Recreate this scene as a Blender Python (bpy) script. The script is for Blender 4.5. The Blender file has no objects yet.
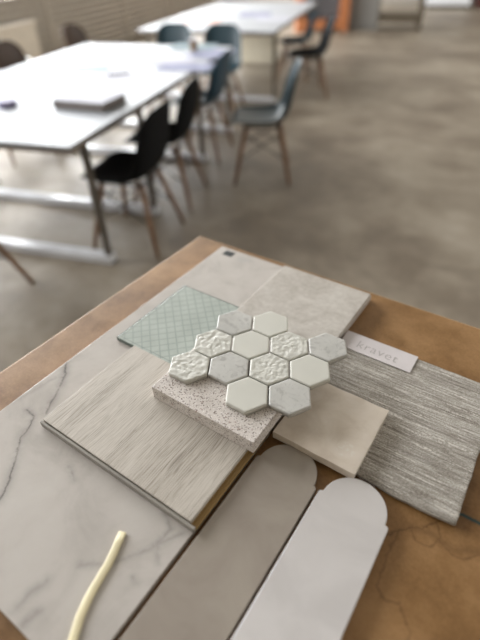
import bpy, bmesh, math, random
from mathutils import Vector, Matrix, noise
random.seed(7)
SC = bpy.context.scene
COL = SC.collection
LEFT_W, RIGHT_FILL_W = 490, 60
Z0 = 1.0                       # height of the worktop above the floor
PI = math.pi

# ------------------------------------------------------------ small helpers
def lin(c):
    return tuple(((v/255)/12.92 if v/255 <= .04045 else (((v/255)+.055)/1.055)**2.4) for v in c) + (1.0,)

class NT:
    """tiny node-tree writer"""
    def __init__(s, name):
        s.m = bpy.data.materials.new(name); s.m.use_nodes = True
        s.t = s.m.node_tree; s.b = s.t.nodes['Principled BSDF']
    def n(s, typ, ins=None, **kw):
        nd = s.t.nodes.new(typ)
        for k, v in kw.items(): setattr(nd, k, v)
        for k, v in (ins or {}).items(): s.set(nd, k, v)
        return nd
    def set(s, nd, k, v):
        i = nd.inputs[k]
        if isinstance(v, bpy.types.NodeSocket): s.t.links.new(v, i)
        else: i.default_value = v
    def bs(s, **kw):
        names = dict(col='Base Color', rough='Roughness', metal='Metallic', spec='Specular IOR Level', coat='Coat Weight',
                     coatr='Coat Roughness', trans='Transmission Weight', ior='IOR', normal='Normal', sheen='Sheen Weight')
        for k, v in kw.items(): s.set(s.b, names[k], v)
        return s.m
    def pos(s, kind='Object'):
        return s.n('ShaderNodeTexCoord').outputs[kind]
    def map(s, vec, scale=(1,1,1), rot=(0,0,0), loc=(0,0,0)):
        return s.n('ShaderNodeMapping', {'Vector': vec, 'Scale': scale, 'Rotation': rot, 'Location': loc}).outputs[0]
    def noise(s, vec, scale, detail=4, rough=.5, dist=0.0, out='Fac'):
        return s.n('ShaderNodeTexNoise', {'Vector': vec, 'Scale': scale, 'Detail': detail, 'Roughness': rough, 'Distortion': dist}).outputs[out]
    def ramp(s, fac, stops, interp='LINEAR'):
        r = s.n('ShaderNodeValToRGB', {'Fac': fac}); cr = r.color_ramp; cr.interpolation = interp
        while len(cr.elements) < len(stops): cr.elements.new(.5)
        for e, (p, c) in zip(cr.elements, stops):
            e.position = p; e.color = c if len(c) == 4 else lin(c)
        return r.outputs[0]
    def mix(s, f, a, b, mode='MIX'):
        m = s.n('ShaderNodeMix', data_type='RGBA', blend_type=mode)
        s.set(m, 0, f)
        for k, v in ((6, a), (7, b)):
            s.set(m, k, lin(v) if isinstance(v, tuple) and len(v) == 3 else v)
        return m.outputs[2]
    def math(s, op, a, b=0.0, c=0.0, clamp=False):
        m = s.n('ShaderNodeMath', operation=op, use_clamp=clamp)
        s.set(m, 0, a); s.set(m, 1, b); s.set(m, 2, c)
        return m.outputs[0]
    def vm(s, op, a, b=(0,0,0)):
        m = s.n('ShaderNodeVectorMath', operation=op)
        s.set(m, 0, a)
        if b is not None: s.set(m, 1, b)
        return m.outputs['Value'] if op in ('DOT_PRODUCT', 'LENGTH', 'DISTANCE') else m.outputs[0]
    def bump(s, h, strength=.3, dist=.001):
        return s.n('ShaderNodeBump', {'Height': h, 'Strength': strength, 'Distance': dist}).outputs[0]
    def veins(s, p, lines, wob=.006, wscale=45):
        """soft distance field to a set of poly-lines: returns a 0..1 mask; lines = [(points, width, strength)]"""
        nz = s.noise(p, wscale, 5, .6, out='Color')
        off = s.vm('MULTIPLY', s.vm('SUBTRACT', nz, (.5,.5,.5)), (wob, wob, 0))
        q = s.vm('MULTIPLY', s.vm('ADD', p, off), (1,1,0))
        tot = None
        for pts, w, st in lines:
            best = None
            for a, b in zip(pts[:-1], pts[1:]):
                ba = (b[0]-a[0], b[1]-a[1], 0); L2 = ba[0]**2+ba[1]**2
                pa = s.vm('SUBTRACT', q, (a[0], a[1], 0))
                h = s.math('DIVIDE', s.vm('DOT_PRODUCT', pa, ba), L2, clamp=True)
                sc = s.n('ShaderNodeVectorMath', operation='SCALE'); s.set(sc, 0, ba); s.set(sc, 'Scale', h)
                d = s.vm('LENGTH', s.vm('SUBTRACT', pa, sc.outputs[0]), None)
                best = d if best is None else s.math('MINIMUM', best, d)
            m = s.math('MULTIPLY', s.math('POWER', s.math('SUBTRACT', 1.0, s.math('DIVIDE', best, w), clamp=True), 2.0), st)
            tot = m if tot is None else s.math('MAXIMUM', tot, m)
        return tot

def plain(name, c, rough=.5, **kw):
    t = NT(name); p = t.pos()
    nz = t.noise(p, 12, 4)
    dk = tuple(int(v*.93) for v in c)
    return t.bs(col=t.ramp(nz, [(.3, dk), (.7, c)]), rough=rough, **kw)

def link(name, bm, mat, parent=None, smooth=False, bevel=0, segs=2):
    me = bpy.data.meshes.new(name); bm.normal_update(); bm.to_mesh(me); bm.free()
    o = bpy.data.objects.new(name, me); COL.objects.link(o)
    if mat: me.materials.append(mat)
    if smooth:
        for f in me.polygons: f.use_smooth = True
    if parent: o.parent = parent
    if bevel:
        m = o.modifiers.new('bevel', 'BEVEL'); m.width = bevel; m.segments = segs; m.limit_method = 'ANGLE'
        m.harden_normals = False
    return o

def box(bm, lo, hi, rot=None):
    vs = [Vector((x, y, z)) for z in (lo[2], hi[2]) for y in (lo[1], hi[1]) for x in (lo[0], hi[0])]
    if rot: vs = [rot @ v for v in vs]
    v = [bm.verts.new(c) for c in vs]
    for f in ((0,2,3,1), (4,5,7,6), (0,1,5,4), (2,6,7,3), (0,4,6,2), (1,3,7,5)):
        bm.faces.new([v[i] for i in f])
    return bm
def boxes(*bs):
    bm = bmesh.new()
    for lo, hi in bs: box(bm, lo, hi)
    return bm
def tube(bm, a, b, r0, r1=None, n=12):
    r1 = r0 if r1 is None else r1
    a, b = Vector(a), Vector(b); d = (b-a).normalized()
    u = d.orthogonal().normalized(); w = d.cross(u)
    A = [bm.verts.new(a+(u*math.cos(2*PI*i/n)+w*math.sin(2*PI*i/n))*r0) for i in range(n)]
    B = [bm.verts.new(b+(u*math.cos(2*PI*i/n)+w*math.sin(2*PI*i/n))*r1) for i in range(n)]
    for i in range(n): bm.faces.new((A[i], A[(i+1) % n], B[(i+1) % n], B[i]))
    bm.faces.new(A[::-1]); bm.faces.new(B)
    return bm
def prism(pts, z0, z1, bm=None):
    bm = bm or bmesh.new()
    A = [bm.verts.new((x, y, z0)) for x, y in pts]; B = [bm.verts.new((x, y, z1)) for x, y in pts]
    n = len(pts)
    for i in range(n): bm.faces.new((A[i], A[(i+1) % n], B[(i+1) % n], B[i]))
    bm.faces.new(A[::-1]); bm.faces.new(B)
    return bm
def lathe(prof, n=24, bm=None):
    bm = bm or bmesh.new(); rings = []
    for r, z in prof:
        rings.append([bm.verts.new((r*math.cos(2*PI*i/n), r*math.sin(2*PI*i/n), z)) for i in range(n)])
    for a, b in zip(rings[:-1], rings[1:]):
        for i in range(n): bm.faces.new((a[i], a[(i+1) % n], b[(i+1) % n], b[i]))
    bm.faces.new(rings[0][::-1]); bm.faces.new(rings[-1])
    return bm

def tag(o, label, cat, group=None, kind=None):
    o['label'] = label; o['category'] = cat
    if group: o['group'] = group
    if kind: o['kind'] = kind
    return o
def thing(name, label, cat, loc=(0,0,0), rz=0, group=None):
    o = bpy.data.objects.new(name, None); COL.objects.link(o)
    o.empty_display_size = .05
    o.location = loc; o.rotation_euler = (0, 0, rz)
    return tag(o, label, cat, group)
def struct(o):
    o['kind'] = 'structure'; return o
def dup(root, loc, rz, label, swap=None):
    r = root.copy(); COL.objects.link(r); r.location = loc; r.rotation_euler = (0, 0, rz); r['label'] = label
    for ch in list(root.children):
        c = ch.copy(); COL.objects.link(c); c.parent = r
        if swap and ch.name.split('.')[0] == 'shell':
            c.data = swap
    return r

# hall directions: everything in the hall behind is turned 18.5 degrees from the worktop
A = math.radians(18.5)
def H(c, t, z=0.0):
    """hall point: c across (to the right), t away from the worktop"""
    return Vector((c*math.cos(A)-t*math.sin(A), c*math.sin(A)+t*math.cos(A), z))

# ================================================================ MATERIALS
def m_floor():
    t = NT('polished_concrete'); p = t.pos()
    a = t.noise(p, .55, 6, .6, .4); b = t.noise(p, 3.2, 6, .65, .6); c = t.noise(t.map(p, (1, 1.6, 1), (0, 0, .9)), 1.5, 7, .68, .8)
    f = t.math('ADD', t.math('MULTIPLY', a, .5), t.math('ADD', t.math('MULTIPLY', b, .2), t.math('MULTIPLY', c, .3)))
    col = t.ramp(f, [(.36, (84, 74, 62)), (.47, (112, 101, 87)), (.54, (134, 124, 109)), (.64, (158, 149, 135))])
    sp = t.noise(p, 7, 3, .5)
    col = t.mix(t.ramp(sp, [(.66, (0,0,0)), (.76, (120,120,120))]), col, (92, 80, 66))
    r = t.ramp(b, [(.3, (.40,.40,.40,1)), (.7, (.56,.56,.56,1))])
    return t.bs(col=col, rough=r, spec=.55)

def m_board():
    t = NT('oiled_brown_board'); p = t.pos()
    a = t.noise(p, 5, 6, .6, .5); b = t.noise(p, 28, 5, .65); g = t.noise(p, 320, 3, .6)
    f = t.math('ADD', t.math('MULTIPLY', a, .55), t.math('ADD', t.math('MULTIPLY', b, .3), t.math('MULTIPLY', g, .15)))
    col = t.ramp(f, [(.36, (106, 75, 43)), (.48, (135, 101, 63)), (.58, (155, 119, 79)), (.70, (168, 133, 91))])
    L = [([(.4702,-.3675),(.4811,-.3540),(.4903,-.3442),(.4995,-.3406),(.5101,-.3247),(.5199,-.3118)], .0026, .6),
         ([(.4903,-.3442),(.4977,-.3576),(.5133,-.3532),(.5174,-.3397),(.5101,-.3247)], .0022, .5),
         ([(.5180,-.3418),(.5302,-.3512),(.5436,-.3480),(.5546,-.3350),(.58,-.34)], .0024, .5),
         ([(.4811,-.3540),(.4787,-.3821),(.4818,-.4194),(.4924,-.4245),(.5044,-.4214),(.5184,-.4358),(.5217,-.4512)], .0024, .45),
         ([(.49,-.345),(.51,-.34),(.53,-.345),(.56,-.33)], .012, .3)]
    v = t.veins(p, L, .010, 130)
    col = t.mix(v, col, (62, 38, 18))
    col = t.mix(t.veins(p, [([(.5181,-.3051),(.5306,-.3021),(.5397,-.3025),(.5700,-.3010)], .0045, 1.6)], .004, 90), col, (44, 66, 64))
    sp = t.noise(p, 90, 2, .5)
    col = t.mix(t.ramp(sp, [(.70, (0,0,0)), (.76, (130,130,130))]), col, (84, 54, 28))
    return t.bs(col=col, rough=t.ramp(b, [(.3, (.34,.34,.34,1)), (.7, (.46,.46,.46,1))]), spec=.38, normal=t.bump(g, .12, .0006))

def m_marble():
    t = NT('polished_veined_marble'); p = t.pos()
    a = t.noise(p, 9, 6, .6, 1.2); b = t.noise(p, 26, 5, .6, .5)
    col = t.ramp(t.math('ADD', t.math('MULTIPLY', a, .7), t.math('MULTIPLY', b, .3)), [(.34, (172,166,160)), (.5, (188,182,176)), (.66, (194,189,183))])
    L = [(VEIN_H, .010, .3), (VEIN_F2, .008, .4), (VEIN_A, .0060, 1.0), (VEIN_A, .016, .5), (VEIN_B, .0050, .95), (VEIN_B, .014, .45), (VEIN_C, .008, .38), (VEIN_D, .009, .55), (VEIN_E, .008, .42), (VEIN_F, .012, .4), (VEIN_G, .008, .35)]
    v = t.veins(p, L, .012, 60)
    br = t.ramp(t.noise(p, 30, 5, .7), [(.32, (110,110,110)), (.56, (255,255,255))])
    col = t.mix(t.math('MULTIPLY', v, br), col, (98, 95, 93))
    return t.bs(col=col, rough=.2, spec=.5)

def m_oak():
    t = NT('washed_oak'); p = t.pos()
    w = t.noise(t.map(p, (1, .10, 1)), 55, 5, .62, .3); k = t.noise(t.map(p, (1, .16, 1)), 18, 4, .6, .8)
    n2 = t.noise(t.map(p, (1, .05, 1)), 640, 3, .6)
    wav = t.n('ShaderNodeTexWave', {'Vector': t.map(p, (1, .10, 1)), 'Scale': 120.0, 'Distortion': 14.0, 'Detail': 3.0, 'Detail Scale': 1.2}, wave_type='BANDS', bands_direction='X').outputs['Fac']
    f = t.math('ADD', t.math('MULTIPLY', w, .30), t.math('ADD', t.math('MULTIPLY', k, .28), t.math('ADD', t.math('MULTIPLY', n2, .30), t.math('MULTIPLY', wav, .12))))
    col = t.ramp(f, [(.36, (134,126,115)), (.46, (170,162,151)), (.58, (192,185,175))])
    sx = t.n('ShaderNodeSeparateXYZ', {'Vector': p})
    seam = t.math('LESS_THAN', t.math('ABSOLUTE', t.math('SUBTRACT', sx.outputs[0], .2400)), .0005)
    col = t.mix(t.math('MULTIPLY', seam, .55), col, (120, 112, 98))
    return t.bs(col=col, rough=.5, spec=.4, normal=t.bump(f, .4, .0006))

def m_quartz():
    t = NT('speckled_quartz'); p = t.pos()
    col = t.ramp(t.noise(p, 40, 4, .6), [(.35, (199,191,184)), (.65, (215,208,202))])
    n1 = t.noise(p, 480, 2, .5)
    col = t.mix(t.ramp(n1, [(.575, (0,0,0)), (.63, (235,235,235))]), col, (92, 72, 62))
    n2 = t.noise(t.map(p, loc=(5,3,1)), 330, 2, .5)
    col = t.mix(t.ramp(n2, [(.66, (0,0,0)), (.70, (230,230,230))]), col, (142, 112, 100))
    n3 = t.noise(t.map(p, loc=(1,8,2)), 520, 2, .5)
    col = t.mix(t.ramp(n3, [(.64, (0,0,0)), (.70, (255,255,255))]), col, (240, 238, 236))
    return t.bs(col=col, rough=.38, spec=.4)

def m_concrete_tile():
    t = NT('warm_grey_stone_tile'); p = t.pos()
    f = t.math('ADD', t.math('MULTIPLY', t.noise(p, 22, 5, .6, .6), .55), t.math('MULTIPLY', t.noise(p, 110, 4, .7), .45))
    col = t.ramp(f, [(.38, (170,163,154)), (.5, (184,178,170)), (.62, (195,190,182))])
    return t.bs(col=col, rough=.5, spec=.4)

def m_glass_tile():
    t = NT('pale_green_patterned_glass'); p = t.pos()
    sx = t.n('ShaderNodeSeparateXYZ', {'Vector': p})
    P_ = .0180
    def grid(sgn, ph):
        s = t.math('ADD', sx.outputs[0], t.math('MULTIPLY', sx.outputs[1], sgn))
        fr = t.math('FRACT', t.math('ADD', t.math('DIVIDE', s, P_), ph))
        return t.math('SUBTRACT', 1.0, t.math('DIVIDE', t.math('ABSOLUTE', t.math('SUBTRACT', fr, .5)), .13), clamp=True)
    g = t.math('MAXIMUM', grid(1.0, 40.3), grid(-1.0, 40.1))
    col = t.ramp(t.noise(p, 30, 3), [(.35, (160,168,161)), (.65, (171,179,172))])
    col = t.mix(t.math('MULTIPLY', g, .62), col, (122, 134, 127))
    ex = t.math('SUBTRACT', sx.outputs[0], .029); ey = t.math('ADD', sx.outputs[1], .3105)
    ed = t.math('MINIMUM', ex, ey)
    rim = t.math('MULTIPLY', t.math('GREATER_THAN', ed, .0035), t.math('LESS_THAN', ed, .0050))
    col = t.mix(t.math('MULTIPLY', rim, .6), col, (120, 130, 124))
    return t.bs(col=col, rough=.3, coat=.3, coatr=.1, spec=.5, normal=t.bump(t.math('SUBTRACT', 1.0, g), .3, .0004))

def m_zellige():
    t = NT('glossy_beige_glaze'); p = t.pos()
    f = t.noise(p, 28, 4, .6, .6)
    col = t.ramp(f, [(.32, (204,191,176)), (.52, (216,205,191)), (.7, (222,212,200))])
    nz = t.noise(p, 300, 3, .6)
    sp = t.n('ShaderNodeSeparateXYZ', {'Vector': p})
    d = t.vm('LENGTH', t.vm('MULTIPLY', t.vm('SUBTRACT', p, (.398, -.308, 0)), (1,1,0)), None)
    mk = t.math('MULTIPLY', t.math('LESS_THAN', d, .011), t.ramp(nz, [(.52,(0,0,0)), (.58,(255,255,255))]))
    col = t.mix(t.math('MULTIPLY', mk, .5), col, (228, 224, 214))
    return t.bs(col=col, rough=.22, spec=.5, coat=.3, coatr=.08, normal=t.bump(t.noise(p, 34, 3), .5, .0012))

def m_glaze(name, lo, hi, rough):
    t = NT(name); p = t.pos()
    f = t.noise(p, 16, 4, .55, .7)
    return t.bs(col=t.ramp(f, [(.35, lo), (.65, hi)]), rough=rough, spec=.5, coat=.25, coatr=.12, normal=t.bump(t.noise(p, 22, 3), .35, .0012))

def m_fabric():
    t = NT('woven_striped_fabric'); p = t.pos()
    def st(sx, sc, loc, d=3, r=.6): return t.noise(t.map(p, (sx, 1, 1), loc=loc), sc, d, r)
    s1 = st(.07, 460, (0,0,0), 3, .6); s2 = st(.05, 120, (1,2,0)); s3 = st(.9, 800, (4,4,0), 3, .7); sb = st(.3, 22, (0,5,0))
    f = t.math('ADD', t.math('MULTIPLY', s1, .30), t.math('ADD', t.math('MULTIPLY', s2, .20), t.math('ADD', t.math('MULTIPLY', s3, .38), t.math('MULTIPLY', sb, .12))))
    col = t.ramp(f, [(.39, (104,97,89)), (.46, (146,140,131)), (.53, (172,167,159)), (.60, (214,210,203))])
    th = st(.045, 300, (3,7,0), 2, .5); br = st(.9, 480, (0,3,0), 2, .5)
    col = t.mix(t.math('MULTIPLY', t.ramp(th, [(.58, (0,0,0)), (.64, (220,220,220))]), t.ramp(br, [(.42,(40,40,40)), (.55,(255,255,255))])), col, (222, 217, 209))
    dk = st(.03, 230, (9,1,0), 2, .5)
    col = t.mix(t.math('MULTIPLY', t.ramp(dk, [(.58, (0,0,0)), (.66, (200,200,200))]), .6), col, (92, 84, 76))
    return t.bs(col=col, rough=.95, spec=.1, normal=t.bump(t.math('ADD', s1, s3), .6, .0007))

def m_hex(kind):
    t = NT('hex_' + kind); p = t.pos()
    if kind == 'plain':
        col = t.ramp(t.noise(p, 18, 3), [(.3, (196,195,186)), (.7, (203,202,193))]); r = .42
        return t.bs(col=col, rough=r, spec=.4)
    if kind == 'textured':
        col = t.ramp(t.noise(p, 60, 4, .6, .6), [(.35, (188,187,178)), (.6, (204,203,195))])
        return t.bs(col=col, rough=.38, spec=.45, normal=t.bump(t.noise(p, 210, 3, .5, .3), .6, .0012))
    a = t.noise(p, 70, 6, .7, 1.8)
    col = t.ramp(t.noise(p, 30, 4), [(.3, (176,175,170)), (.7, (192,191,186))])
    col = t.mix(t.ramp(a, [(.52, (0,0,0)), (.64, (190,190,190))]), col, (140, 136, 133))
    return t.bs(col=col, rough=.34, spec=.45)

def m_paper(name, c): return plain(name, c, .75)

def m_wood(name, lo, hi):
    t = NT(name); p = t.pos()
    f = t.noise(t.map(p, (1, 1, .12)), 60, 4, .6)
    return t.bs(col=t.ramp(f, [(.35, lo), (.65, hi)]), rough=.45)

VEIN_A = [(-.004,-.382),(.0150,-.3990),(.0291,-.4194),(.0425,-.4423),(.0536,-.4628)]
VEIN_B = [(.0284,-.4716),(.0450,-.4724),(.0547,-.4847),(.0592,-.5024),(.0728,-.5148),(.0834,-.5290),(.0989,-.5449),(.1110,-.5655)]
VEIN_C = [(.2368,-.5624),(.2596,-.5461),(.2782,-.5213),(.2904,-.5004),(.300,-.485)]
VEIN_D = [(.1425,-.4963),(.1596,-.5048)]
VEIN_E = [(.2721,-.4790),(.2873,-.4854),(.2861,-.5068),(.2971,-.5189)]
VEIN_F = [(.2173,-.6219),(.2189,-.6060),(.2221,-.5901)]
VEIN_F2 = [(.2349,-.6260),(.2378,-.6082)]
VEIN_G = [(.2876,-.5426),(.2948,-.5440)]
VEIN_H = [(.0125,-.4146),(.0029,-.4640)]

M_FLOOR, M_BOARD, M_MARBLE, M_OAK, M_QUARTZ = m_floor(), m_board(), m_marble(), m_oak(), m_quartz()
M_STONE, M_GLASS, M_ZEL, M_FAB = m_concrete_tile(), m_glass_tile(), m_zellige(), m_fabric()
M_TAUPE = m_glaze('taupe_glaze', (146,136,126), (158,149,138), .3)
M_WHITE = m_glaze('white_glaze', (194,190,188), (204,200,198), .24)
M_HP, M_HT, M_HM = m_hex('plain'), m_hex('textured'), m_hex('marble')

# ================================================================ SAMPLES ON THE WORKTOP  (x, y in worktop metres, z above it)
def slab(name, x0, x1, y0, y1, z0, z1, mat, bevel=.0008, parent=None, nx=0, amp=0.0, seed=0.0):
    """tile body: box, optional subdivided top with a gentle uneven surface"""
    bm = bmesh.new(); box(bm, (x0, y0, Z0+z0), (x1, y1, Z0+z1))
    if nx:
        bmesh.ops.subdivide_edges(bm, edges=bm.edges[:], cuts=nx, use_grid_fill=True)
        for v in bm.verts:
            if v.co.z > Z0+z1-1e-5:
                v.co.z += amp*noise.noise(Vector((v.co.x*22+seed, v.co.y*22, seed)))
            on = min(abs(v.co.x-x0), abs(v.co.x-x1), abs(v.co.y-y0), abs(v.co.y-y1)) < 1e-5
            if on and amp:
                w = amp*.9
                v.co.x += w*noise.noise(Vector((v.co.y*38+seed, 3.1, v.co.x*5)))
                v.co.y += w*noise.noise(Vector((v.co.x*38+seed, 7.7, v.co.y*5)))
    return link(name, bm, mat, parent, smooth=False, bevel=bevel, segs=3)

# --- the worktop itself
wt = thing('work_table', 'high brown oiled work table with pale worn edge under the samples', 'table', (0,0,0))
slab('table_top', -.073, 1.25, -1.35, .022, -.035, 0.0, M_BOARD, .002, wt)
M_PLY = m_wood('pale_ply_edge', (196,160,112), (214,180,132))
link('edge_band', boxes(((-.0755,-1.35,Z0-.033), (-.073,.0245,Z0-.0025)), ((-.073,.022,Z0-.033), (1.25,.0245,Z0-.0025))), M_PLY, wt)
M_LEGS = plain('dark_steel', (60,60,62), .4, metal=.6)
for x, y in ((-.01,-.04), (1.19,-.04), (-.01,-1.29), (1.19,-1.29)):
    link('leg', boxes(((x-.03, y-.03, 0), (x+.03, y+.03, Z0-.035))), M_LEGS, wt, bevel=.003)

# --- large marble tile
mt = thing('marble_floor_tile', 'large polished pale grey marble tile with grey veins, lying under the others', 'tile', (0,0,0))
slab('tile_body', 0, .308, -.629, 0, 0, .009, M_MARBLE, .0007, mt)
M_INK = plain('dark_ink', (46,50,50), .7); M_FAINT = plain('faint_grey_ink', (176,173,168), .7)
k = link('printed_square', boxes(((.0165,-.0245,Z0+.009), (.0375,-.0080,Z0+.0092))), M_INK, mt); k['label'] = 'small dark printed square'
k = link('faint_print', boxes(*[((.050,-.016-.0060*i,Z0+.009), (.050+w,-.0125-.0060*i,Z0+.00915)) for i, w in enumerate((.034,.026,.018))]), M_FAINT, mt)
k['label'] = 'faint grey print'

# --- warm grey stone tile, back right
tag(slab('stone_tile', .145, .3085, -.166, -.007, .0091, .0181, M_STONE, .0009), 'matt warm grey stone-look tile at the back right corner of the marble tile', 'tile')

# --- glass tile
gt = thing('glass_tile', 'pale green glass tile with a diamond lattice pattern', 'tile', (0,0,0))
slab('tile_body', .029, .1435, -.3105, -.151, .0092, .0152, M_GLASS, .001, gt)
M_GEDGE = plain('dark_green_glass_edge', (84,98,92), .12, coat=.8)
e = .0009
k = link('polished_edge', boxes(((.029-e,-.3105-e,Z0+.0092), (.029,-.151+e,Z0+.0150)), ((.029,-.151,Z0+.0092), (.1435,-.151+e,Z0+.0150)),
     ((.029,-.3105-e,Z0+.0092), (.1435,-.3105,Z0+.0150))), M_GEDGE, gt)
k['label'] = 'darker green glass edge'

# --- oak plank sample with its click profile
op = thing('oak_floor_sample', 'washed oak floorboard sample with a click edge and brown core', 'floorboard sample', (0,0,0))
slab('wear_face', .068, .3035, -.4735, -.313, .0146, .0201, M_OAK, .0007, op)
M_CORE = plain('brown_fibre_core', (150,122,76), .7)
M_LIP = plain('pale_backing', (150,145,137), .6)
link('core', prism([(.0682,-.4735),(.3045,-.4735),(.3045,-.313),(.0672,-.313)], Z0+.0115, Z0+.0146), M_CORE, op)
k = link('tongue', prism([(.3045,-.4775),(.3105,-.4775),(.3105,-.313),(.3045,-.313)], Z0+.0108, Z0+.0132), M_CORE, op, bevel=.0006)
k = link('lower_lip', prism([(.067,-.4778),(.3105,-.4778),(.3105,-.4744),(.067,-.4744)], Z0+.0108, Z0+.0184), M_LIP, op, bevel=.0007)
link('backing', prism([(.067,-.4775),(.3085,-.4775),(.3085,-.313),(.067,-.313)], Z0+.0091, Z0+.0115), M_LIP, op)

# --- quartz block
bmq = bmesh.new(); box(bmq, (.160,-.3715,Z0+.0202), (.3130,-.262,Z0+.0402))
tag(link('quartz_worktop_sample', bmq, M_QUARTZ, bevel=.0006, segs=2), 'thick pale quartz slab with brown speckles under the hexagon mosaic', 'countertop sample')

# --- hexagon mosaic: one sheet, twelve tiles
hx = thing('hexagon_mosaic', 'mosaic sheet of twelve white and grey marble hexagons, topmost of the pile', 'mosaic tiles', (0,0,0))
P = .052; cx0, cy0 = .1807, -.3205
cols = [0, .0255, -.001, .0245]
kinds = {0: ('textured','textured','marble'), 1: ('marble','plain','plain'), 2: ('plain','textured','textured'), 3: ('marble','plain','marble')}
HM = {'plain': M_HP, 'textured': M_HT, 'marble': M_HM}
M_NET = plain('white_mesh_backing', (196,194,188), .9)
net = bmesh.new()
def hexpts(cx, cy, R): return [(cx+R*math.cos(i*PI/3), cy+R*math.sin(i*PI/3)) for i in range(6)]
for ci in range(4):
    for ri in range(3):
        cx, cy = cx0+ci*P*.8660254, cy0+(ri)*P+(.0255 if ci % 2 else 0)
        kd = kinds[ci][ri]
        R_ = .0289
        # concentric rings give a pillowed top
        bm = bmesh.new(); N = 28
        rings = []
        def ringpts(R, z, amp):
            out = []
            hp = hexpts(0, 0, R)
            for s in range(6):
                a, b = hp[s], hp[(s+1) % 6]
                for j in range(N//2):
                    f = j/(N//2); x, y = a[0]*(1-f)+b[0]*f, a[1]*(1-f)+b[1]*f
                    d = amp*(noise.noise(Vector(((x+cx)*170, (y+cy)*170, ci*3.1+ri)))+.5*noise.noise(Vector(((x+cx)*330, (y+cy)*330, 5)))) if amp else 0
                    out.append(bm.verts.new((cx+x, cy+y, Z0+z+d)))
            return out
        am = .0008 if kd == 'textured' else (.0001 if kd == 'marble' else 0)
        zt = .0473
        spec = [(R_, .0408, 0), (R_, zt-.0016, 0), (R_-.0003, zt-.0008, 0), (R_-.0010, zt-.0002, am*.3)]
        spec += [((R_-.0016)*q, zt, am) for q in [1-.06*i for i in range(16)]]
        rings = [ringpts(*q) for q in spec]
        for a, b in zip(rings[:-1], rings[1:]):
            n = len(a)
            for i in range(n): bm.faces.new((a[i], a[(i+1) % n], b[(i+1) % n], b[i]))
        bm.faces.new(rings[0][::-1])
        c = bm.verts.new((cx, cy, Z0+zt)); n = len(rings[-1])
        for i in range(n): bm.faces.new((rings[-1][i], rings[-1][(i+1) % n], c))
        o = link('hexagon_tile', bm, HM[kd], hx, smooth=True)
        o['label'] = {'plain': 'plain off-white hexagon', 'textured': 'rough chiselled white hexagon', 'marble': 'grey veined marble hexagon'}[kd]
        prism(hexpts(cx, cy, P/math.sqrt(3)-.004), Z0+.0402, Z0+.0408, net)
link('mesh_backing', net, M_NET, hx)

# --- beige glazed square
bz = slab('square_wall_tile', .3150, .4195, -.3325, -.2265, .0072, .0188, M_ZEL, .0011, None, 14, .0010, 2.3)
for f in bz.data.polygons: f.use_smooth = True
tag(bz, 'square glossy beige tile with uneven edges, lying on the striped fabric', 'tile')

# --- striped fabric swatch
bm = bmesh.new(); nx, ny = 44, 44; x0, x1, y0, y1 = .313, .5265, -.3215, -.1035
g = [[None]*(ny+1) for _ in range(nx+1)]
for i in range(nx+1):
    for j in range(ny+1):
        u, v = i/nx, j/ny; x, y = x0+(x1-x0)*u, y0+(y1-y0)*v
        dz = .0004*noise.noise(Vector((x*30, y*30, 2)))
        lift = .0030*max(0, (u-.6)/.4)**2*math.sin(v*3.3+.2)
        if x > .43: dz += lift
        ex = .0011*noise.noise(Vector((x*60, y*60, 9)))
        bow = -.0030*math.sin(PI*max(0, min(1, (u-.45)/.55)))*(1-v)
        g[i][j] = bm.verts.new((x+(ex if i in (0, nx) else 0), y+(ex if j in (0, ny) else 0)+bow, Z0+.0069+dz))
for i in range(nx):
    for j in range(ny): bm.faces.new((g[i][j], g[i+1][j], g[i+1][j+1], g[i][j+1]))
fb = link('fabric_swatch', bm, M_FAB, smooth=True)
so = fb.modifiers.new('thick', 'SOLIDIFY'); so.thickness = .0050; so.offset = -1
bv = fb.modifiers.new('bevel', 'BEVEL'); bv.width = .0012; bv.segments = 3; bv.limit_method = 'ANGLE'; bv.angle_limit = math.radians(50)
tag(fb, 'grey woven fabric swatch with fine pale stripes', 'fabric sample')

# --- paper label with lettering
lb = thing('paper_label', 'white paper label with grey lettering on the upper edge of the striped fabric', 'label', (0,0,0))
slab('label_card', .3115, .4185, -.1385, -.1015, .0077, .0086, plain('white_card', (212,206,206), .6), 0, lb)
cu = bpy.data.curves.new('lettering', 'FONT'); cu.body = 'kravet'; cu.size = .0225; cu.align_x = 'CENTER'; cu.align_y = 'CENTER'
cu.extrude = .00006; cu.offset = -.00025; cu.space_character = 1.08
to = bpy.data.objects.new('lettering_curve', cu)
COL.objects.link(to); bpy.context.view_layer.update()
me = bpy.data.meshes.new_from_object(to.evaluated_get(bpy.context.evaluated_depsgraph_get()))
bpy.data.objects.remove(to)
lt = bpy.data.objects.new('lettering', me); COL.objects.link(lt); lt.location = (.3655, -.1230, Z0+.0087); lt.rotation_euler = (0, 0, -.03); lt.parent = lb
me.materials.clear(); me.materials.append(plain('grey_print', (172,167,165), .7)); lt['label'] = 'grey printed lettering'

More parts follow.
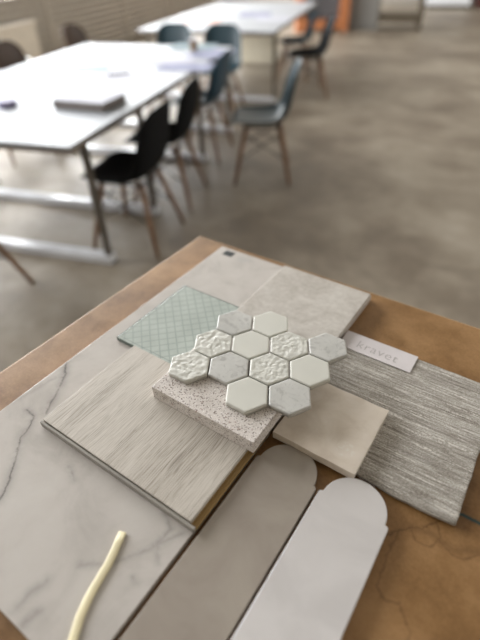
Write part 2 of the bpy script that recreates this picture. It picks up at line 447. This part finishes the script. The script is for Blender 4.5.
# --- two long tiles with scalloped heads
def scallop(name, xc, w, ytop, length, z1, mat, label, r):
    yc = ytop-r; sh = w/2
    pts = [(xc-sh, ytop-length), (xc+sh, ytop-length), (xc+sh, yc-.0035)]
    pts += [(xc+sh-.0005, yc-.0012), (xc+r+.0012, yc)]
    n = 36
    pts += [(xc+r*math.cos(PI*i/n), yc+r*math.sin(PI*i/n)) for i in range(n+1)]
    pts += [(xc-r-.0012, yc), (xc-sh+.0005, yc-.0012), (xc-sh, yc-.0035)]
    o = link(name, prism(pts, Z0+.0001, Z0+z1), mat, bevel=.0013, segs=4)
    for f in o.data.polygons: f.use_smooth = len(f.vertices) == 4
    return tag(o, label, 'tile')
scallop('scalloped_tile', .4325, .0775, -.3290, .30, .0110, M_WHITE, 'long glossy white tile with a rounded scalloped head', .0345)
scallop('scalloped_tile', .3520, .0765, -.3290, .31, .0095, M_TAUPE, 'long taupe tile with a rounded scalloped head, beside the white one', .0345)

# --- cream strip lying on the marble
ctl = [Vector(q) for q in ((.2490,-.5170),(.2530,-.5275),(.2561,-.5354),(.2600,-.5470),(.2624,-.5587),(.2645,-.5685),(.2672,-.5783),(.2725,-.5927),(.2809,-.6074),(.2900,-.6200),(.2990,-.6270))]
bm = bmesh.new(); prev = None; n = 12
for i, q in enumerate(ctl):
    d = (ctl[min(i+1, len(ctl)-1)]-ctl[max(i-1, 0)]).normalized(); nrm = Vector((-d.y, d.x))
    ring = []
    for j in range(n):
        a = 2*PI*j/n; ca, sa = math.cos(a), math.sin(a)
        off = nrm*(.0041*math.copysign(abs(ca)**.5, ca))
        ring.append(bm.verts.new((q.x+off.x, q.y+off.y, Z0+.0107+.0016*math.copysign(abs(sa)**.6, sa))))
    if prev:
        for j in range(n): bm.faces.new((prev[j], prev[(j+1) % n], ring[(j+1) % n], ring[j]))
    else: bm.faces.new(ring[::-1])
    prev = ring
bm.faces.new(prev)
tag(link('cream_strip', bm, plain('cream_plastic', (232,221,182), .4), smooth=True), 'narrow curved cream strip lying on the marble tile', 'strip')

# ================================================================ THE HALL
def hallbox(bm, c0, c1, t0, t1, z0, z1):
    vs = [H(c, t, z) for z in (z0, z1) for t in (t0, t1) for c in (c0, c1)]
    v = [bm.verts.new(q) for q in vs]
    for f in ((0,2,3,1), (4,5,7,6), (0,1,5,4), (2,6,7,3), (0,4,6,2), (1,3,7,5)): bm.faces.new([v[i] for i in f])
    return bm
def hb(name, mat, *bs, parent=None, bevel=0):
    bm = bmesh.new()
    for b in bs: hallbox(bm, *b)
    return link(name, bm, mat, parent, bevel=bevel)

struct(hb('floor', M_FLOOR, (-5.3, 7.0, -4.0, 16.3, -.1, 0.0)))
WL = -5.0; T0_, T1_ = -4.0, 16.0; SILL = 1.0; WTOP = 4.6
M_WALL = plain('pale_plaster', (168,160,146), .8)
wins = [(-.6, 2.0), (2.6, 5.0), (5.6, 8.0), (8.6, 11.0), (11.6, 14.0), (14.4, 15.7)]
piers = []; last = T0_
for a, b in wins: piers.append((last, a)); last = b
piers.append((last, T1_))
struct(hb('wall_left', M_WALL, (WL-.25, WL, T0_, T1_, 0, SILL), (WL-.25, WL, T0_, T1_, WTOP, 5.4), *[(WL-.25, WL, a, b, SILL, WTOP) for a, b in piers]))
M_FRAME = plain('grey_window_frame', (120,118,112), .5)
def m_pane():
    t = NT('window_glass'); return t.bs(col=(.9,.93,.95,1), rough=.02, trans=1.0, ior=1.1, spec=.3)
M_PANE = m_pane()
for i, (a, b) in enumerate(wins):
    w = struct(hb('window_%d' % (i+1), M_FRAME, (WL-.2, WL-.1, a, a+.06, SILL, WTOP), (WL-.2, WL-.1, b-.06, b, SILL, WTOP), (WL-.2, WL-.1, a+.06, b-.06, SILL, SILL+.06),
              (WL-.2, WL-.1, a+.06, b-.06, WTOP-.06, WTOP), (WL-.19, WL-.11, (a+b)/2-.03, (a+b)/2+.03, SILL+.06, WTOP-.06), (WL-.19, WL-.11, a+.06, b-.06, 2.5, 2.56)))
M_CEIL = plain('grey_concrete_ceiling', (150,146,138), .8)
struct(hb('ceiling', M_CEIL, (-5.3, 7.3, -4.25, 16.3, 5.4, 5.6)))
WR = 7.0
struct(hb('wall_right', M_WALL, (WR, WR+.25, T0_, T1_, 0, SILL), (WR, WR+.25, T0_, T1_, WTOP, 5.4), *[(WR, WR+.25, a, b, SILL, WTOP) for a, b in piers]))
struct(hb('wall_front', M_WALL, (-5.25, 7.25, -4.25, -4.0, 0, 5.4)))
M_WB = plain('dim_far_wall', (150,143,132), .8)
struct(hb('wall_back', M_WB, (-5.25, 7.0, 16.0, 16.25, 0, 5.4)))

# slatted grille along the wall under the windows, with a pale bench front at its left
M_SLAT = plain('brown_grey_slat', (188,180,168), .6); M_SLAT2 = plain('dark_recess', (110,100,88), .8)
gr = thing('radiator_grille', 'long brown-grey slatted radiator cover running under the windows', 'radiator', tuple(H(WL, 6, 0)))
def attach(o, par):
    o.parent = par; o.matrix_parent_inverse = Matrix.LocRotScale(par.location, par.rotation_euler, None).inverted(); return o
attach(hb('back_panel', M_SLAT2, (WL+.01, WL+.05, -1.0, 15.5, .02, .97)), gr)
sl = [(WL+.05, WL+.13, -1.0, 15.5, z, z+.055) for z in [.04+.088*i for i in range(11)]]
attach(hb('slats', M_SLAT, *sl), gr)
for t_ in (-.98, 1.5, 4.0, 6.5, 9.0, 11.5, 15.4):
    attach(hb('upright', M_SLAT, (WL+.05, WL+.15, t_, t_+.06, 0, .99)), gr)
M_BEN = plain('pale_beige_panel', (226,218,204), .7)
tag(hb('low_screen', M_BEN, (WL+.2, WL+.24, 1.2, 6.0, 0, .66), (WL+.17, WL+.27, 1.2, 6.0, .66, .69), bevel=.004), 'low pale beige screen in front of the radiator grille', 'screen')

# lights: daylight through each window; unseen right-hand ones added as weak fill
M_FR2 = M_FRAME
for side, (wc, dr, en) in enumerate(((WL-.28, 1, LEFT_W), (WR+.28, -1, RIGHT_FILL_W))):
    for i, (a, b) in enumerate(wins):
        if side:
            c0, c1 = WR+.1, WR+.2
            struct(hb('window_%d' % (i+7), M_FRAME, (c0, c1, a, a+.06, SILL, WTOP), (c0, c1, b-.06, b, SILL, WTOP), (c0, c1, a+.06, b-.06, SILL, SILL+.06), (c0, c1, a+.06, b-.06, WTOP-.06, WTOP)))  # unseen windows on the right, added to carry the fill lights
        li = bpy.data.lights.new('daylight_and_fill', 'AREA'); li.shape = 'RECTANGLE'; li.size = (b-a)-.1; li.size_y = WTOP-SILL-.1
        li.energy = en; li.color = (.97, .985, 1.0) if not side else (1.0, .96, .9)
        lo = bpy.data.objects.new('daylight_and_fill', li); COL.objects.link(lo)
        lo.location = H(wc, (a+b)/2, (SILL+WTOP)/2)
        lo.rotation_euler = (H(dr, 0, 0)).normalized().to_track_quat('-Z', 'Y').to_euler()

# ---------------- chairs
def shell_mesh():
    prof = [(.225,.438),(.215,.450),(.17,.453),(.10,.440),(.0,.428),(-.08,.428),(-.14,.440),(-.185,.470),(-.212,.520),(-.230,.590),(-.246,.67),(-.262,.75),(-.272,.805),(-.276,.825)]
    hw = [.150,.195,.222,.234,.236,.232,.226,.220,.214,.212,.208,.196,.150,.08]
    lift = [.0,.004,.016,.030,.042,.048,.050,.046,.040,.030,.022,.015,.006,.0]
    fwd = [.0,.0,.0,.0,.0,.006,.022,.042,.055,.058,.052,.042,.020,.004]
    bm = bmesh.new(); nv = 14; rows = []
    for (y, z), w, l, f in zip(prof, hw, lift, fwd):
        row = []
        for j in range(nv+1):
            s = -1+2*j/nv; q = abs(s)**2.4
            row.append(bm.verts.new((w*math.sin(s*PI/2*.97) if True else w*s, y+f*q, z+l*q)))
        rows.append(row)
    for a, b in zip(rows[:-1], rows[1:]):
        for j in range(nv): bm.faces.new((a[j], a[j+1], b[j+1], b[j]))
    return bm
def make_chair(name, mat, label, group):
    c = thing(name, label, 'chair', (0,0,0), 0, group)
    o = link('shell', shell_mesh(), mat, c, smooth=True)
    s = o.modifiers.new('t', 'SOLIDIFY'); s.thickness = .007; s.offset = 0
    s = o.modifiers.new('s', 'SUBSURF'); s.levels = 1; s.render_levels = 2
    for sx in (-1, 1):
        for sy in (-1, 1):
            bm = tube(bmesh.new(), (sx*.125, sy*.125-.01, .405), (sx*.235, sy*.215-.01, 0),   .019, .0125, 14)
            link('leg', bm, M_BEECH, c, smooth=True)
    bm = bmesh.new()
    T = lambda sx, sy, f: (sx*(.125+.110*f), sy*(.125+.090*f)-.01, .405*(1-f))
    for a, b in (((1,1,.12), (1,-1,.55)), ((1,-1,.12), (1,1,.55)), ((-1,1,.12), (-1,-1,.55)), ((-1,-1,.12), (-1,1,.55)),
                 ((1,1,.12), (-1,1,.55)), ((-1,1,.12), (1,1,.55)), ((1,-1,.12), (-1,-1,.55)), ((-1,-1,.12), (1,-1,.55))):
        tube(bm, T(*a), T(*b), .004, n=8)
    for sx in (-1, 1): tube(bm, (sx*.14, .13, .412), (sx*.14, -.15, .412), .007, n=8)
    for sy in (-1, 1): tube(bm, (.14, sy*.13-.01, .412), (-.14, sy*.13-.01, .412), .007, n=8)
    link('wire_brace', bm, M_WIRE, c)
    return c
M_BEECH = m_wood('beech_dowel', (112,82,58), (140,106,76)); M_WIRE = plain('black_wire', (26,26,28), .4)
def pl(name, c, rough=.42): return plain(name, c, rough, spec=.2 if rough > .7 else .4)
S_BLACK, S_TEAL, S_BROWN, S_WHITE, S_BLUE, S_GREEN = pl('black_plastic', (5,6,8), .8), pl('petrol_plastic', (28,46,52)), pl('brown_plastic', (72,54,42)), pl('white_plastic', (205,205,200)), pl('blue_plastic', (30,64,82)), pl('dark_teal_plastic', (18,44,52))
protos = {}
def chair(mat, c, t, face, label, xy=None):
    """face: direction the sitter looks, degrees in the worktop frame"""
    loc = Vector((xy[0], xy[1], 0)) if xy else H(c, t, 0); rz = math.radians(face-90)
    key = mat.name
    grp = None
    if key not in protos:
        o = make_chair('shell_chair', mat, label, grp); o.location = loc; o.rotation_euler = (0, 0, rz); protos[key] = o
    else: o = dup(protos[key], loc, rz, label)
    return o
chair(S_BLACK, 0, 0, 200, 'black shell chair with wooden legs nearest to the work table', xy=(-1.60, 1.20))
chair(S_BLACK, 0, 0, 205, 'black shell chair directly behind the nearest black chair', xy=(-1.84, 1.78))
chair(S_TEAL, 0, 0, 211, 'grey-teal shell chair turned sideways away from the white table', xy=(-1.47, 2.50))
chair(S_BLUE, -1.25, 3.22, 200, 'blue shell chair at the right side of the near white table')
chair(S_GREEN, 0, 0, 290, 'dark teal shell chair at the far end of the near white table', xy=(-2.80, 3.75))
chair(S_GREEN, 0, 0, 290, 'dark teal shell chair left of the other one at the far end', xy=(-3.35, 3.60))
chair(S_BLACK, 0, 0, 215, 'black shell chair beside the far white table, turned sideways', xy=(-2.35, 4.95))
chair(S_BLUE, -.98, 6.3, 200, 'blue shell chair pushed up to the far white table')
chair(S_BROWN, -2.95, 3.35, 18, 'brown shell chair on the window side of the near white table')
chair(S_GREEN, -2.95, 2.75, 18, 'dark teal shell chair on the window side, cut by the left edge of the photo')
chair(S_BROWN, -2.95, 4.5, 18, 'brown shell chair by the far window-side corner of the near white table')
chair(S_BROWN, -2.86, 1.95, 18, 'brown shell chair whose legs show under the near white table')
chair(S_WHITE, -4.1, 4.4, 18, 'white shell chair standing before the radiator grille')
chair(S_GREEN, 0, 0, 112, 'dark teal shell chair at the near end of the near white table', xy=(-1.88, .19))

# ---------------- tables
M_TOP = plain('white_laminate', (152,155,160), .5); M_EDGE = plain('brown_edge_band', (116,100,84), .6)
M_STEEL = plain('grey_steel', (104,98,90), .4, metal=.4); M_RAIL = plain('white_lacquer_steel', (214,216,220), .2)
def table(c0, c1, t0, t1, frames, label):
    tb = thing('meeting_table', label, 'table', tuple(H((c0+c1)/2, (t0+t1)/2, 0)))
    attach(hb('table_top', M_TOP, (c0, c1, t0, t1, .722, .74), bevel=.002), tb)
    attach(hb('edge_board', M_EDGE, (c0+.004, c1-.004, t0+.004, t1-.004, .700, .722)), tb)
    for f in frames:
        attach(hb('foot_rail', M_RAIL, (c0+.03, c1, f-.035, f+.035, .005, .055), bevel=.004), tb)
        for cc in (c0+.06, c1-.025):
            attach(hb('leg', M_STEEL, (cc-.016, cc+.016, f-.016, f+.016, .055, .700)), tb)
            attach(hb('foot_pad', M_WIRE, (cc-.03, cc+.03, f-.03, f+.03, 0, .006)), tb)
    return tb
table(-2.66, -1.14, 1.15, 3.92, (1.30, 1.95, 3.0, 3.80), 'long white-topped table with white foot rails, nearer of the two')
table(-2.56, -.95, 4.85, 8.0, (5.0, 7.8), 'long white-topped table further back, behind the near one')

# ---------------- things lying on the tables
def sheet(name, c, t, w, l, rz, mat, label, cat, z=.74, h=.004, group=None):
    bm = bmesh.new(); box(bm, (-w/2, -l/2, 0), (w/2, l/2, h))
    o = link(name, bm, mat); o.location = H(c, t, z+.0005); o.rotation_euler = (0, 0, A+rz)
    return tag(o, label, cat, group)
P_W, P_B, P_L, P_P = m_paper('white_paper', (172,172,180)), m_paper('pale_blue_paper', (112,130,136)), m_paper('lilac_paper', (124,126,150)), m_paper('pink_paper', (206,160,148))
sb = thing('sample_binder', 'thick grey ring binder lying near the front edge of the white table', 'binder', (-1.93, 1.30, .7405), .25)
M_BIND = plain('dark_binder_cloth', (66,62,62), .6)
link('cover', boxes(((-.17,-.13,.0), (.17,.13,.004)), ((-.17,-.13,.042), (.17,.13,.046)), ((-.174,-.13,0), (-.17,.13,.046))), M_BIND, sb)
link('pages', boxes(((-.168,-.125,.004), (.163,.125,.042))), plain('page_edges', (120,112,108), .8), sb)
link('cover_sheet', boxes(((-.165,-.125,.046), (.165,.125,.0468))), P_W, sb)

ltp = [(-2.75,2.02,.30,.21,.3,P_B,'pale blue sheet lying on the window side of the near white table','paper'),
       (-2.35,1.95,.42,.30,-.2,P_W,'open white document in the middle of the near white table','paper'),
       (-2.12,2.42,.42,.30,.1,P_L,'lilac-grey drawing sheet in front of the papers pile, near table','paper'),
       (-2.45,2.62,.42,.40,.35,P_W,'large white plan sheet towards the far end of the near table','paper'),
       (-2.28,2.95,.30,.42,-.25,P_L,'lilac sheet at the far right of the near white table','paper'),
       (-2.62,3.15,.42,.30,.05,P_B,'pale blue-grey sheet at the far end of the near table','paper')]
for x, y, w_, l_, rz_, mt_, lab, cat in ltp:
    o = sheet('paper_sheet', 0, 0, w_, l_, rz_, mt_, lab, cat, h=.0012); o.location = (x, y, .7403+.0015*ltp.index((x, y, w_, l_, rz_, mt_, lab, cat)))
for x, y, mt_, lab in ((-3.75, 4.75, P_P, 'pinkish sheet on the near corner of the far white table'), (-3.45, 5.5, P_L, 'lilac drawing sheet on the far white table'), (-3.0, 5.2, P_W, 'white sheet near the right edge of the far white table')):
    o = sheet('paper_sheet', 0, 0, .42, .5, .2, mt_, lab, 'paper', h=.0012); o.location = (x, y, .7403+.0015*(x > -3.6)+.0015*(x > -3.2))
# pen on the documents, tape roll, small cup
pn = link('pen', tube(bmesh.new(), (-.09,0,.006), (.07,0,.006), .006), plain('dark_pen', (50,48,50), .4)); pn.location = (-2.38, 1.98, .7440); pn.rotation_euler = (0,0,.9)
tag(pn, 'dark pen lying across the open document on the near white table', 'pen')
tr = link('tape_roll', lathe([(.035,0),(.055,0),(.055,.035),(.035,.035)], 24), plain('lilac_tape', (104,96,128), .5)); tr.location = (-2.36, 1.02, .7405)
tag(tr, 'small violet-grey tape roll at the left edge of the photo on the near table', 'tape')
cp = thing('paper_cup', 'small brown cup standing among the papers at the far end of the near table', 'cup', (-2.50, 3.00, .7455))
link('cup_body', lathe([(.028,0),(.038,.085),(.034,.085),(.025,.006)], 20), plain('brown_card', (120,96,74), .7), cp)
link('rim', lathe([(.036,.083),(.040,.083),(.040,.088),(.036,.088)], 20), P_W, cp)

# far end of the hall
gc = thing('concrete_column', 'square grey column at the far side of the hall', 'column', (-4.05, 10.55, 0), math.radians(25))
M_COLM = plain('grey_column', (128,126,122), .7)
link('shaft', boxes(((-.40,-.25,.06), (.40,.25,5.4))), M_COLM, gc, bevel=.02); link('base', boxes(((-.43,-.28,0), (.43,.28,.06))), M_COLM, gc)
ob = thing('orange_shelf_frame', 'orange steel shelf frame with grey panels beside the grey column', 'shelf', (-4.50, 9.85, 0), math.radians(35))
M_OR = plain('orange_steel', (172,108,66), .5); M_GP = plain('blue_grey_panel', (112,118,124), .5)
for x in (-.62, .30): link('upright', boxes(((x,-.2,0), (x+.16,.2,1.7))), M_OR, ob, bevel=.005)
for z in (.05, .95, 1.6): link('shelf_board', boxes(((-.46,-.2,z), (.30,.2,z+.16 if z < .5 else z+.05))), M_OR, ob)
link('back_panel', boxes(((-.46,.16,.21), (.30,.19,.95)), ((-.46,.16,1.0), (.30,.19,1.6))), M_GP, ob)
wb = thing('workbench', 'dark wooden workbench with a low shelf to the right of the grey column', 'workbench', (-3.3, 10.95, 0), math.radians(20))
M_DW = plain('dark_wood', (84,74,58), .6)
link('bench_top', boxes(((-.50,-.35,.80), (.50,.35,.87))), M_DW, wb); link('shelf_board', boxes(((-.46,-.30,.12), (.46,.30,.26))), M_DW, wb)
for x in (-.48, .40):
    for y in (-.33, .25): link('leg', boxes(((x,y,0), (x+.08,y+.08,.80))), M_DW, wb)
wc = thing('white_cabinet', 'low white cabinet standing by the far wall', 'cabinet', tuple(H(1.60, 15.3)), A)
link('body', boxes(((-.55,-.25,.08), (.55,.25,.95))), plain('white_cabinet_paint', (220,224,228), .4), wc); link('plinth', boxes(((-.52,-.22,0), (.52,.22,.08))), M_DW, wc)
for x in (-.54, .005): link('door', boxes(((x,-.27,.10), (x+.535,-.25,.93))), plain('white_door_paint', (226,229,232), .35), wc)
dc = thing('dark_red_cabinet', 'dark red-brown cabinet at the top right corner of the photo', 'cabinet', tuple(H(2.75, 15.2)), A)
link('body', boxes(((-.45,-.25,.05), (.45,.25,1.1))), plain('dark_red_paint', (84,44,40), .5), dc); link('plinth', boxes(((-.42,-.22,0), (.42,.22,.05))), M_DW, dc)
ct = thing('lit_floor_cuboid', 'cream tub on the floor by the far white table', 'tub', (-3.98, 6.42, 0), math.radians(18))  # cream shape added in place of a brightly lit patch of floor
M_CR = plain('lit_floor_cream', (206,198,178), .5)
link('cuboid_body', boxes(((-.30,-.22,.0), (.30,.22,.42))), M_CR, ct, bevel=.03); link('cuboid_top', boxes(((-.32,-.24,.42), (.32,.24,.46))), M_CR, ct, bevel=.01)

bpy.context.view_layer.update()

# ================================================================ WORLD, CAMERA, VIEW
w = bpy.data.worlds.new('world'); SC.world = w; w.use_nodes = True
bg = w.node_tree.nodes['Background']; bg.inputs[0].default_value = (.95, .97, 1.0, 1); bg.inputs[1].default_value = 1.0

cam = bpy.data.cameras.new('camera'); co = bpy.data.objects.new('camera', cam); COL.objects.link(co)
YAW, PITCH, ROLL = .614428178, .689163163, -.0281313489
cy, sy, cp, sp = math.cos(YAW), math.sin(YAW), math.cos(PITCH), math.sin(PITCH)
f = Vector((-sy*cp, cy*cp, -sp)); r = Vector((cy, sy, 0)); u = r.cross(f)
r2 = r*math.cos(ROLL)+u*math.sin(ROLL); u2 = -r*math.sin(ROLL)+u*math.cos(ROLL)
mw = Matrix.Identity(4)
for i in range(3): mw[i][0] = r2[i]; mw[i][1] = u2[i]; mw[i][2] = -f[i]; mw[i][3] = (.479388184, -.626515919, .468521757+Z0)[i]
co.matrix_world = mw
cam.sensor_fit = 'HORIZONTAL'; cam.sensor_width = 36; cam.lens = 36*455.76/480
cam.clip_start = .02; cam.clip_end = 60
cam.dof.use_dof = True; cam.dof.focus_distance = .57; cam.dof.aperture_fstop = 2.8
SC.camera = co
SC.view_settings.view_transform = 'Standard'; SC.view_settings.look = 'None'; SC.view_settings.exposure = 0.0; SC.view_settings.gamma = 1.0
SC.view_settings.use_curve_mapping = False
